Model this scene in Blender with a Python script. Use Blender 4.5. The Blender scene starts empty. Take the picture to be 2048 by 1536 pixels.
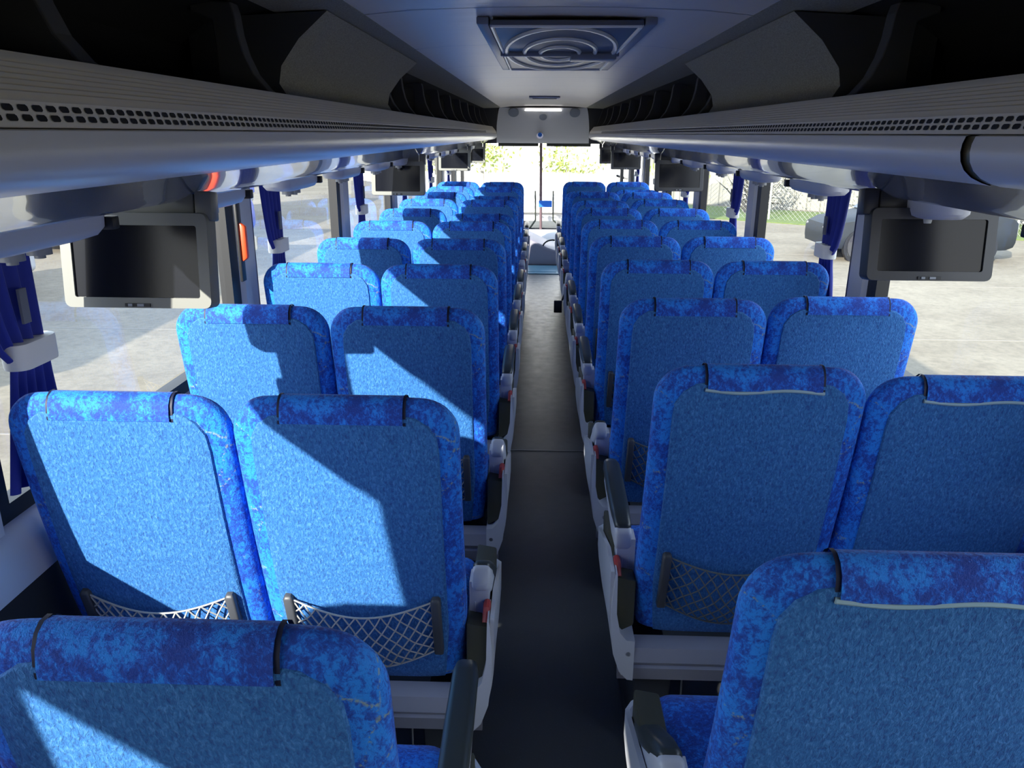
import bpy, math, random
from mathutils import Vector, Matrix
random.seed(7)
R = math.radians
SC = bpy.context.scene
COL = SC.collection

# ---------------------------------------------------------------- camera
CX, CZ = -0.05, 1.68          # camera stands a little left of the aisle's middle
PITCH, YAW, ROLL = 17.8, 1.80, 0.35
cam_d = bpy.data.cameras.new('camera')
cam = bpy.data.objects.new('camera', cam_d); COL.objects.link(cam)
cam_d.sensor_fit = 'HORIZONTAL'; cam_d.sensor_width = 36.0
cam_d.lens = 36.0 * 1560.0 / 2048.0
cam_d.clip_start = 0.03; cam_d.clip_end = 500
cam.matrix_world = (Matrix.Translation((CX, 0, CZ)) @ Matrix.Rotation(R(YAW), 4, 'Z')
                    @ Matrix.Rotation(R(90 - PITCH), 4, 'X') @ Matrix.Rotation(R(ROLL), 4, 'Z'))
SC.camera = cam

# ---------------------------------------------------------------- world, sun, exposure
w = bpy.data.worlds.new('sky'); SC.world = w; w.use_nodes = True
nt = w.node_tree; nt.nodes.clear()
out = nt.nodes.new('ShaderNodeOutputWorld'); bg = nt.nodes.new('ShaderNodeBackground')
tc = nt.nodes.new('ShaderNodeTexCoord'); sp = nt.nodes.new('ShaderNodeSeparateXYZ')
rp = nt.nodes.new('ShaderNodeValToRGB')
rp.color_ramp.elements[0].position = 0.0; rp.color_ramp.elements[0].color = (1.0, 0.97, 0.90, 1)
rp.color_ramp.elements[1].position = 0.45; rp.color_ramp.elements[1].color = (0.64, 0.79, 1.0, 1)
bg.inputs['Strength'].default_value = 2.3
nt.links.new(tc.outputs['Generated'], sp.inputs[0]); nt.links.new(sp.outputs['Z'], rp.inputs[0])
nt.links.new(rp.outputs[0], bg.inputs['Color']); nt.links.new(bg.outputs[0], out.inputs['Surface'])

SUN_DIR = Vector((1.0, 1.75, -0.87))       # low sun from behind and left
sun_d = bpy.data.lights.new('sun', 'SUN'); sun_d.energy = 8.3; sun_d.angle = R(0.6)
sun_d.color = (1.0, 0.93, 0.80)
sun = bpy.data.objects.new('sun', sun_d); COL.objects.link(sun)
sun.rotation_euler = SUN_DIR.to_track_quat('-Z', 'Y').to_euler()
sun.location = (-6, -10, 8)

SC.view_settings.view_transform = 'Standard'; SC.view_settings.look = 'None'
SC.view_settings.gamma = 1.0; SC.view_settings.use_curve_mapping = False
SC.view_settings.exposure = 0.82
SC.cycles.max_bounces = 10; SC.cycles.diffuse_bounces = 6; SC.cycles.glossy_bounces = 4
SC.cycles.transparent_max_bounces = 24
SC.cycles.sample_clamp_indirect = 6.0

# ---------------------------------------------------------------- materials
def mat(name, col, rough=0.5, metal=0.0, spec=0.5, coat=0.0, emit=None, sheen=0.0):
    m = bpy.data.materials.new(name); m.use_nodes = True
    b = m.node_tree.nodes['Principled BSDF']
    b.inputs['Base Color'].default_value = (*col, 1); b.inputs['Roughness'].default_value = rough
    b.inputs['Metallic'].default_value = metal; b.inputs['Specular IOR Level'].default_value = spec
    b.inputs['Coat Weight'].default_value = coat; b.inputs['Sheen Weight'].default_value = sheen
    if emit:
        b.inputs['Emission Color'].default_value = (*emit[0], 1); b.inputs['Emission Strength'].default_value = emit[1]
    return m
def nd(m, t, **kw):
    n = m.node_tree.nodes.new(t)
    for k, v in kw.items():
        if k in n.inputs: n.inputs[k].default_value = v
        else: setattr(n, k, v)
    return n
def lk(m, a, b): m.node_tree.links.new(a, b)
def noise(m, scale, detail=3, rough=0.5, vec=None, dist=0.0, sc3=None):
    n = nd(m, 'ShaderNodeTexNoise'); n.inputs['Scale'].default_value = scale
    n.inputs['Detail'].default_value = detail; n.inputs['Roughness'].default_value = rough
    n.inputs['Distortion'].default_value = dist
    t = nd(m, 'ShaderNodeTexCoord'); src = t.outputs['Object']
    if sc3:
        mp = nd(m, 'ShaderNodeMapping'); mp.inputs['Scale'].default_value = sc3
        lk(m, src, mp.inputs['Vector']); src = mp.outputs[0]
    lk(m, src, n.inputs['Vector'])
    return n
def ramp(m, src, stops):
    r = nd(m, 'ShaderNodeValToRGB'); cr = r.color_ramp
    while len(cr.elements) < len(stops): cr.elements.new(0.5)
    for e, (p, c) in zip(cr.elements, stops):
        e.position = p; e.color = (*c, 1)
    lk(m, src, r.inputs[0]); return r
def bump(m, src, strength, dist=0.002):
    b = nd(m, 'ShaderNodeBump'); b.inputs['Strength'].default_value = strength; b.inputs['Distance'].default_value = dist
    lk(m, src, b.inputs['Height'])
    lk(m, b.outputs[0], m.node_tree.nodes['Principled BSDF'].inputs['Normal'])
def mix(m, fac, a, b):
    x = nd(m, 'ShaderNodeMix', data_type='RGBA')
    lk(m, fac, x.inputs[0])
    for v, i in ((a, 6), (b, 7)):
        if isinstance(v, tuple): x.inputs[i].default_value = (*v, 1)
        else: lk(m, v, x.inputs[i])
    return x.outputs[2]
def base(m, o): lk(m, o, m.node_tree.nodes['Principled BSDF'].inputs['Base Color'])

# marbled royal blue moquette with pale squiggles
VELVET = mat('marbled_moquette', (0.0, 0.12, 0.6), 0.75, sheen=0.08)
n1 = noise(VELVET, 115, 4, 0.8, dist=0.5, sc3=(1.0, 1.0, 0.7)); n0 = noise(VELVET, 9, 3, 0.6, dist=0.6)
ad = nd(VELVET, 'ShaderNodeMath', operation='MULTIPLY_ADD'); lk(VELVET, n0.outputs['Fac'], ad.inputs[0]); ad.inputs[1].default_value = 0.75
lk(VELVET, n1.outputs['Fac'], ad.inputs[2])
r1 = ramp(VELVET, ad.outputs[0], [(0.75, (0.001, 0.040, 0.32)), (0.87, (0.002, 0.095, 0.56)), (0.97, (0.006, 0.22, 0.80))])
n2 = noise(VELVET, 5.0, 1, 0.4, dist=0.8)
r2 = ramp(VELVET, n2.outputs['Fac'], [(0.488, (0, 0, 0)), (0.5, (1, 1, 1)), (0.512, (0, 0, 0))])
n3 = noise(VELVET, 160, 2); n3b = noise(VELVET, 9, 1)
r3 = ramp(VELVET, n3.outputs['Fac'], [(0.5, (0, 0, 0)), (0.6, (0.75, 0.75, 0.75))])
r3b = ramp(VELVET, n3b.outputs['Fac'], [(0.50, (0, 0, 0)), (0.56, (1, 1, 1))])
mm = nd(VELVET, 'ShaderNodeMath', operation='MULTIPLY'); lk(VELVET, r2.outputs[0], mm.inputs[0]); lk(VELVET, r3.outputs[0], mm.inputs[1])
mm2 = nd(VELVET, 'ShaderNodeMath', operation='MULTIPLY'); lk(VELVET, mm.outputs[0], mm2.inputs[0]); lk(VELVET, r3b.outputs[0], mm2.inputs[1])
base(VELVET, mix(VELVET, mm2.outputs[0], r1.outputs[0], (0.30, 0.36, 0.22)))
nb = noise(VELVET, 260, 2, 0.7); bump(VELVET, nb.outputs['Fac'], 0.55, 0.003)

# light blue ribbed cloth on the seat backs
PANEL = mat('ribbed_cloth', (0.06, 0.25, 0.60), 0.8, sheen=0.05)
n1 = noise(PANEL, 210, 3, 0.65, dist=0.6, sc3=(1.0, 1.0, 0.5))
r1 = ramp(PANEL, n1.outputs['Fac'], [(0.30, (0.008, 0.070, 0.27)), (0.52, (0.020, 0.148, 0.42)), (0.72, (0.075, 0.25, 0.60))])
base(PANEL, r1.outputs[0]); bump(PANEL, n1.outputs['Fac'], 0.8, 0.004)

STRAP = mat('dark_elastic', (0.004, 0.008, 0.04), 0.6)
HEM = mat('pale_hem', (0.28, 0.42, 0.50), 0.7)
WHITEP = mat('pale_grey_plastic', (0.55, 0.57, 0.63), 0.38)
SKIRT = mat('grey_skirt_plastic', (0.30, 0.31, 0.38), 0.32)
GREYP = mat('mid_grey_plastic', (0.25, 0.27, 0.30), 0.4)
OLIVE = mat('olive_plastic', (0.060, 0.060, 0.038), 0.5)
ARMPAD = mat('armrest_pad_vinyl', (0.035, 0.045, 0.048), 0.35)
RED = mat('red_plastic', (0.45, 0.05, 0.045), 0.4)
ORANGE = mat('orange_red_plastic', (0.80, 0.07, 0.015), 0.4)
BLACK = mat('black_rubber', (0.006, 0.007, 0.010), 0.5)
BLACKP = mat('black_plastic', (0.012, 0.013, 0.017), 0.45)
RAIL = mat('pocket_rail_plastic', (0.05, 0.055, 0.065), 0.45)
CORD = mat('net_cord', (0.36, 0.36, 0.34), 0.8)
CORD_SHADE = mat('shaded_net_cord', (0.10, 0.115, 0.12), 0.8)  # same net cord with the right side's shade put into its colour
PEDEST = mat('carpeted_pedestal', (0.035, 0.04, 0.05), 0.9)
CHROME = mat('chrome', (0.7, 0.7, 0.7), 0.15, 1.0)
METAL = mat('dull_metal', (0.35, 0.36, 0.38), 0.4, 0.8)

FLOOR = mat('speckled_vinyl', (0.05, 0.055, 0.065), 0.45)
n1 = noise(FLOOR, 340, 1); r1 = ramp(FLOOR, n1.outputs['Fac'], [(0.70, (0.08, 0.088, 0.10)), (0.76, (0.22, 0.22, 0.24))])
base(FLOOR, r1.outputs[0]); n2 = noise(FLOOR, 14, 3, 0.6); 
rr = ramp(FLOOR, n2.outputs['Fac'], [(0.3, (0.30, 0.30, 0.30)), (0.7, (0.42, 0.42, 0.42))]); lk(FLOOR, rr.outputs[0], FLOOR.node_tree.nodes['Principled BSDF'].inputs['Roughness'])
n3 = noise(FLOOR, 22, 4, 0.65); bump(FLOOR, n3.outputs['Fac'], 0.12, 0.003)
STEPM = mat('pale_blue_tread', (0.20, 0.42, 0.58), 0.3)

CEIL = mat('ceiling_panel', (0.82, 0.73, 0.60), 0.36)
n1 = noise(CEIL, 6, 2, 0.5, sc3=(0.15, 1.6, 1)); bump(CEIL, n1.outputs['Fac'], 0.35, 0.012)
TAN = mat('grey_carpet_trim', (0.085, 0.078, 0.062), 0.95)
n1 = noise(TAN, 190, 3, 0.6); r1 = ramp(TAN, n1.outputs['Fac'], [(0.3, (0.22, 0.205, 0.16)), (0.7, (0.42, 0.40, 0.31))])
base(TAN, r1.outputs[0]); bump(TAN, n1.outputs['Fac'], 0.5, 0.003)
BIN = mat('dark_bin_carpet', (0.010, 0.010, 0.011), 0.95)
BRKT = mat('dark_bracket', (0.075, 0.075, 0.075), 0.6)
RACK = mat('rack_plastic', (0.86, 0.80, 0.68), 0.34)
RACKP = mat('rack_front_panel', (0.74, 0.73, 0.72), 0.30)
RACKU = mat('rack_underside', (0.30, 0.33, 0.37), 0.14, coat=0.8)
SLOT = mat('vent_dark', (0.006, 0.006, 0.007), 0.7)
HEADER = mat('header_plastic', (0.6, 0.59, 0.58), 0.5)
WALLC = mat('dark_wall_carpet', (0.012, 0.015, 0.020), 0.95)
WALLW = mat('grey_wall_panel', (0.40, 0.42, 0.48), 0.4)
PILLAR = mat('pillar_plastic', (0.50, 0.52, 0.55), 0.4)
SHELL = mat('bus_shell', (0.5, 0.5, 0.5), 0.5)
SCREEN = mat('screen_glass', (0.004, 0.005, 0.009), 0.18, spec=0.25)
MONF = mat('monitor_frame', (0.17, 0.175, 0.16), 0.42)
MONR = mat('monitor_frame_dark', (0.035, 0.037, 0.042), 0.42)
TIE = mat('curtain_tie_cloth', (0.80, 0.80, 0.75), 0.8)
CURT = mat('royal_blue_curtain', (0.014, 0.030, 0.30), 0.75, sheen=0.1)
CURT2 = mat('grey_curtain_lining', (0.18, 0.19, 0.22), 0.8)

def glass_mat(name, tint=(0.93, 0.96, 0.98), refl=1.0):
    m = bpy.data.materials.new(name); m.use_nodes = True; t = m.node_tree; t.nodes.clear()
    o = t.nodes.new('ShaderNodeOutputMaterial'); mx = t.nodes.new('ShaderNodeMixShader')
    tr = t.nodes.new('ShaderNodeBsdfTransparent'); gl = t.nodes.new('ShaderNodeBsdfGlossy'); fr = t.nodes.new('ShaderNodeFresnel')
    tr.inputs[0].default_value = (*tint, 1); gl.inputs['Roughness'].default_value = 0.0
    ge = t.nodes.new('ShaderNodeNewGeometry'); ir = t.nodes.new('ShaderNodeMapRange')
    ir.inputs['To Min'].default_value = 1.45; ir.inputs['To Max'].default_value = 1 / 1.45   # same pane seen from either side
    t.links.new(ge.outputs['Backfacing'], ir.inputs['Value']); t.links.new(ir.outputs[0], fr.inputs['IOR'])
    ml = t.nodes.new('ShaderNodeMath'); ml.operation = 'MULTIPLY'; ml.inputs[1].default_value = refl
    t.links.new(fr.outputs[0], ml.inputs[0]); t.links.new(ml.outputs[0], mx.inputs[0])
    t.links.new(tr.outputs[0], mx.inputs[1]); t.links.new(gl.outputs[0], mx.inputs[2]); t.links.new(mx.outputs[0], o.inputs['Surface'])
    return m
GLASS = glass_mat('window_glass', refl=1.25); GLASSR = glass_mat('right_window_glass', refl=0.35)
GLASSF = glass_mat('windscreen_glass', (0.97, 0.98, 0.99), 0.7)

CONC = mat('concrete_ground', (0.5, 0.47, 0.40), 0.9)
n1 = noise(CONC, 0.5, 6, 0.7); n2 = noise(CONC, 9, 4, 0.7)
r1 = ramp(CONC, n1.outputs['Fac'], [(0.3, (0.135, 0.112, 0.078)), (0.7, (0.225, 0.195, 0.142))])
r2 = ramp(CONC, n2.outputs['Fac'], [(0.3, (0.75, 0.75, 0.75)), (0.6, (1, 1, 1))])
x = nd(CONC, 'ShaderNodeMix', data_type='RGBA', blend_type='MULTIPLY'); x.inputs[0].default_value = 1
lk(CONC, r1.outputs[0], x.inputs[6]); lk(CONC, r2.outputs[0], x.inputs[7]); base(CONC, x.outputs[2])
GRASS = mat('short_grass', (0.20, 0.30, 0.05), 0.95)
n1 = noise(GRASS, 8, 5, 0.7); r1 = ramp(GRASS, n1.outputs['Fac'], [(0.3, (0.055, 0.095, 0.016)), (0.7, (0.14, 0.17, 0.05))]); base(GRASS, r1.outputs[0])
SIDING = mat('pale_metal_siding', (0.20, 0.195, 0.165), 0.6)
GLARE_WHITE = mat('glare_trailer_paint', (0.88, 0.88, 0.86), 0.5)
CARP = mat('dark_car_paint', (0.018, 0.022, 0.027), 0.5, spec=0.25)
CARG = mat('car_glass', (0.03, 0.04, 0.045), 0.2, spec=0.3)
BLUEV = mat('blue_vehicle_paint', (0.08, 0.12, 0.45), 0.35)
WHITEV = mat('white_vehicle_paint', (0.42, 0.43, 0.46), 0.4)
TYRE = mat('tyre_rubber', (0.02, 0.02, 0.025), 0.8)
HUB = mat('wheel_rim', (0.35, 0.35, 0.37), 0.35, 0.3)
LEAF = mat('yellow_green_leaves', (0.34, 0.40, 0.10), 0.7)
BLOSS = mat('pale_bare_twigs', (0.30, 0.285, 0.24), 0.8)
TWIG = mat('grey_twigs', (0.07, 0.065, 0.058), 0.8)
BARK = mat('bark', (0.34, 0.31, 0.26), 0.9)
FENCE = mat('galvanised_wire', (0.30, 0.31, 0.30), 0.5, 0.2)
STICK = mat('blue_sticker', (0.02, 0.16, 0.70), 0.5)
DASH = mat('dashboard_plastic', (0.30, 0.29, 0.36), 0.5)

# ---------------------------------------------------------------- mesh helpers
class MB:
    def __init__(s): s.v = []; s.f = []; s.mi = []
    def add(s, vs, fs, m=0):
        k = len(s.v); s.v += [tuple(v) for v in vs]
        for f in fs: s.f.append(tuple(i + k for i in f)); s.mi.append(m)
        return s
    def box(s, x0, x1, y0, y1, z0, z1, m=0):
        vs = [(x, y, z) for z in (z0, z1) for y in (y0, y1) for x in (x0, x1)]
        return s.add(vs, [(0, 2, 3, 1), (4, 5, 7, 6), (0, 1, 5, 4), (2, 6, 7, 3), (0, 4, 6, 2), (1, 3, 7, 5)], m)
    def loft(s, rings, m=0, cap=True, closed=True):
        n = len(rings[0]); vs = [p for r in rings for p in r]; fs = []
        for i in range(len(rings) - 1):
            for j in range(n if closed else n - 1):
                a = i * n + j; b = i * n + (j + 1) % n
                fs.append((a, b, b + n, a + n))
        if cap and closed:
            fs.append(tuple(range(n))[::-1]); fs.append(tuple((len(rings) - 1) * n + j for j in range(n)))
        return s.add(vs, fs, m)
    def tube(s, pts, r, n=6, m=0, cap=True, rs=None):
        pts = [Vector(p) for p in pts]; rings = []
        up = Vector((0, 0, 1))
        for i, p in enumerate(pts):
            d = (pts[min(i + 1, len(pts) - 1)] - pts[max(i - 1, 0)]).normalized()
            a = d.cross(up)
            if a.length < 1e-3: a = d.cross(Vector((0, 1, 0)))
            a.normalize(); b = d.cross(a).normalized()
            q = rs[i] if rs else r
            rings.append([p + a * q * math.cos(2 * math.pi * k / n) + b * q * math.sin(2 * math.pi * k / n) for k in range(n)])
        return s.loft(rings, m, cap)
    def cyl(s, c, axis, r, h, n=20, m=0, r2=None):
        c = Vector(c); ax = Vector(axis).normalized()
        a = ax.orthogonal().normalized(); b = ax.cross(a); rings = []
        for t, q in ((-.5, r), (.5, r if r2 is None else r2)):
            rings.append([c + ax * h * t + (a * math.cos(2 * math.pi * k / n) + b * math.sin(2 * math.pi * k / n)) * q for k in range(n)])
        return s.loft(rings, m)
    def prism(s, poly, axis, a0, a1, m=0):
        """poly in the two other axes, extruded along axis (0,1,2)"""
        def mk(p, t):
            if axis == 0: return (t, p[0], p[1])
            if axis == 1: return (p[0], t, p[1])
            return (p[0], p[1], t)
        return s.loft([[mk(p, a0) for p in poly], [mk(p, a1) for p in poly]], m)
    def sheet(s, prof, y0, y1, m=0, ny=1):
        """open (x,z) profile run along y"""
        rings = [[(p[0], y0 + (y1 - y0) * i / ny, p[1]) for p in prof] for i in range(ny + 1)]
        return s.loft(rings, m, cap=False, closed=False)
    def xform(s, M):
        s.v = [tuple(M @ Vector(v)) for v in s.v]; return s
    def build(s, name, mats, parent=None, smooth=40, bevel=0, mw=None, seg=2):
        me = bpy.data.meshes.new(name); me.from_pydata(s.v, [], s.f)
        if not isinstance(mats, (list, tuple)): mats = [mats]
        for m in mats: me.materials.append(m)
        me.polygons.foreach_set('material_index', s.mi); me.update()
        import bmesh
        bm = bmesh.new(); bm.from_mesh(me); bmesh.ops.recalc_face_normals(bm, faces=bm.faces); 
        if bevel:
            es = [e for e in bm.edges if len(e.link_faces) == 2 and e.calc_face_angle(0) > R(50)]
            bmesh.ops.bevel(bm, geom=es, offset=bevel, segments=seg, profile=0.5, affect='EDGES', clamp_overlap=True)
        bm.to_mesh(me); bm.free()
        if smooth: me.shade_smooth(); me.set_sharp_from_angle(angle=R(smooth))
        o = bpy.data.objects.new(name, me); COL.objects.link(o)
        if parent is not None: o.parent = parent
        return o
def tag(o, label=None, cat=None, group=None, kind=None):
    if label: o['label'] = label
    if cat: o['category'] = cat
    if group: o['group'] = group
    if kind: o['kind'] = kind
    return o
def empty(name, loc=(0, 0, 0), **kw):
    o = bpy.data.objects.new(name, None); COL.objects.link(o); o.location = loc; o.empty_display_size = 0.05
    return tag(o, **kw)
def copy_tree(o, parent=None):
    c = o.copy(); COL.objects.link(c)
    if parent is not None: c.parent = parent
    for ch in list(o.children): copy_tree(ch, c)
    return c
def rrect(hw, hh, r, n=5):
    """rounded rectangle outline centred on the origin"""
    r = min(r, hw, hh); pts = []
    for cx, cy, a0 in ((hw - r, hh - r, 0), (-hw + r, hh - r, 90), (-hw + r, -hh + r, 180), (hw - r, -hh + r, 270)):
        for k in range(n + 1):
            a = R(a0 + 90 * k / n); pts.append((cx + r * math.cos(a), cy + r * math.sin(a)))
    return pts
def struct(name, mb, m, **kw):
    o = mb.build(name, m, **kw); o['kind'] = 'structure'; return o

# ---------------------------------------------------------------- setting: floor, walls, ceiling
YB, YF = -2.1, 12.6           # rear wall, front end of the side walls
HW = 1.20                     # half width to the inner face of the window pillars
WT = 1.70; WB = 0.85          # window top and sill

struct('floor', MB().box(-1.25, 1.25, YB, 13.2, -0.08, 0.0), FLOOR, smooth=0)
tag(MB().box(-.30, .30, 4.02, 4.032, 0.0, 0.0025).build('floor_seam_strip', mat('seam_metal', (0.16, 0.17, 0.19), 0.35)), kind='structure')['kind'] = 'structure'
struct('trim_1', MB().box(-.24, .24, 9.75, 10.38, 0.0, 0.012).box(-.19, .19, 9.85, 10.25, 0.012, 0.018), STEPM, smooth=0)

def side_wall(s, name):
    mb = MB()
    X = lambda a, b: (min(s * a, s * b), max(s * a, s * b))
    x0, x1 = X(1.19, 1.27); mb.box(x0, x1, YB, YF, -0.05, 0.70, 0)           # carpeted lower wall
    prof = [(s * 1.19, 0.70), (s * 1.165, 0.72), (s * 1.172, 0.80), (s * 1.190, 0.835), (s * 1.215, 0.85), (s * 1.27, 0.85), (s * 1.27, 0.70)]
    mb.prism(prof, 1, YB, YF, 1)                                             # moulded panel under the sill
    x0, x1 = X(1.235, 1.247); mb.box(x0, x1, YB, 13.2, WT, 2.12, 2)           # shell over the windows
    return struct(name, mb, [WALLC, WALLW, SHELL], smooth=50, bevel=0)
side_wall(-1, 'wall_left'); side_wall(1, 'wall_right')
struct('wall_rear', MB().box(-1.29, 1.29, YB - .06, YB, -0.08, 2.12), WALLC, smooth=0)

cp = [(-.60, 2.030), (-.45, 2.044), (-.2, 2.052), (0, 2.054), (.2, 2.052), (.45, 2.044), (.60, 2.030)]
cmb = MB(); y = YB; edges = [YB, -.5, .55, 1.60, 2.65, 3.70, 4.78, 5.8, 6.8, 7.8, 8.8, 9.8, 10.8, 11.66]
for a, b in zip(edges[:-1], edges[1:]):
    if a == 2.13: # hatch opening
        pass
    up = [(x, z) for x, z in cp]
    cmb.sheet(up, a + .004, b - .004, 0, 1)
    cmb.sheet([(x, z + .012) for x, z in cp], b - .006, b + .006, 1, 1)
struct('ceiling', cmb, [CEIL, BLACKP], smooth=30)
struct('trim_2', MB().box(-1.29, 1.29, YB, 13.2, 2.10, 2.16), SHELL, smooth=0)          # roof over the lining

# ---------------------------------------------------------------- windows
PY = [-0.254, 1.416, 3.086, 4.756, 6.426, 8.096, 9.766, 11.30]
wn = 0
for s in (-1, 1):
    ys = [YB + .05] + PY + [YF]
    for i in range(len(ys) - 1):
        a = ys[i] + (.0 if i == 0 else .085); b = ys[i + 1] - (.0 if i == len(ys) - 2 else .085)
        if i == 1: a += .085
        wn += 1
        xg = s * 1.243
        fr = MB(); e = 0.032
        x0, x1 = min(s * 1.215, s * 1.262), max(s * 1.215, s * 1.262)
        fr.box(x0, x1, a, a + e, WB, WT).box(x0, x1, b - .078, b, WB, WT).box(x0, x1, a + e, b - .078, WB, WB + .04).box(x0, x1, a + e, b - .078, WT - .004, WT + .02)
        f = struct('window_%d' % wn, fr, BLACK, smooth=0)
        MB().add([(xg, a + .01, WB + .01), (xg, b - .01, WB + .01), (xg, b - .01, WT - .01), (xg, a + .01, WT - .01)], [(0, 1, 2, 3)]).build('pane', GLASS if s < 0 else GLASSR, f, smooth=0)
    for j, y in enumerate(PY):
        x0, x1 = (s * 1.200, s * 1.27)
        p = MB(); hw = .085
        h2 = hw + (.085 if j == 0 else 0)  # unseen pillar behind the camera, widened to keep sun off the nearest left seat
        pr = [(x0, y - hw + .02), (x0, y + h2 - .02), (x0 + s * .02, y + h2), (x1, y + h2), (x1, y - hw), (x0 + s * .02, y - hw)]
        p.prism(pr, 2, WB - .01, WT + .06)
        struct('trim_%d' % (10 + j + (10 if s > 0 else 0)), p, PILLAR, smooth=30)

# ---------------------------------------------------------------- luggage racks
RIBS = []
xa, za, xb, zb = .712, 1.768, .670, 1.718
nr = 7
for i in range(nr):
    t0, t1 = i / nr, (i + 1) / nr
    for t, o_ in ((t0, 0), (t0 + .62 * (t1 - t0), 0), (t0 + .66 * (t1 - t0), .004), (t1 - .02 / nr, .004)):
        RIBS.append((xa + (xb - xa) * t + o_, za + (zb - za) * t + o_ * .4))
LIP = [(.745, 1.752), (.738, 1.772), (.722, 1.776)] + RIBS + [(.668, 1.714), (.659, 1.688), (.657, 1.684), (.662, 1.683)]
FRONT = [(.662, 1.682), (.654, 1.680), (.650, 1.668), (.649, 1.655), (.652, 1.640), (.660, 1.626), (.674, 1.614), (.694, 1.605), (.708, 1.601), (.712, 1.604)]
UNDER = [(.708, 1.603), (.75, 1.588), (.80, 1.568), (.84, 1.550), (.868, 1.536), (.882, 1.527), (.894, 1.524), (.905, 1.528), (.912, 1.537), (1.234, 1.695)]
INNER = [(.745, 1.752), (.80, 1.725), (1.15, 1.705), (1.17, 1.76), (1.13, 1.93), (1.05, 1.985), (.93, 2.01), (.85, 2.026)]
STRIP = [(.85, 2.026), (.84, 2.018), (.70, 2.024), (.60, 2.029), (.598, 2.04)]
RY1 = 11.66
BRY = [-.4, .47, 1.36, 2.28, 4.40, 4.92, 5.80, 6.68, 7.58, 8.48, 9.40, 10.35, 11.2]
MY = {-1: [1.82, 5.38, 9.05, 11.55], 1: [2.13, 6.02, 9.75, 11.6]}
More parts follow.
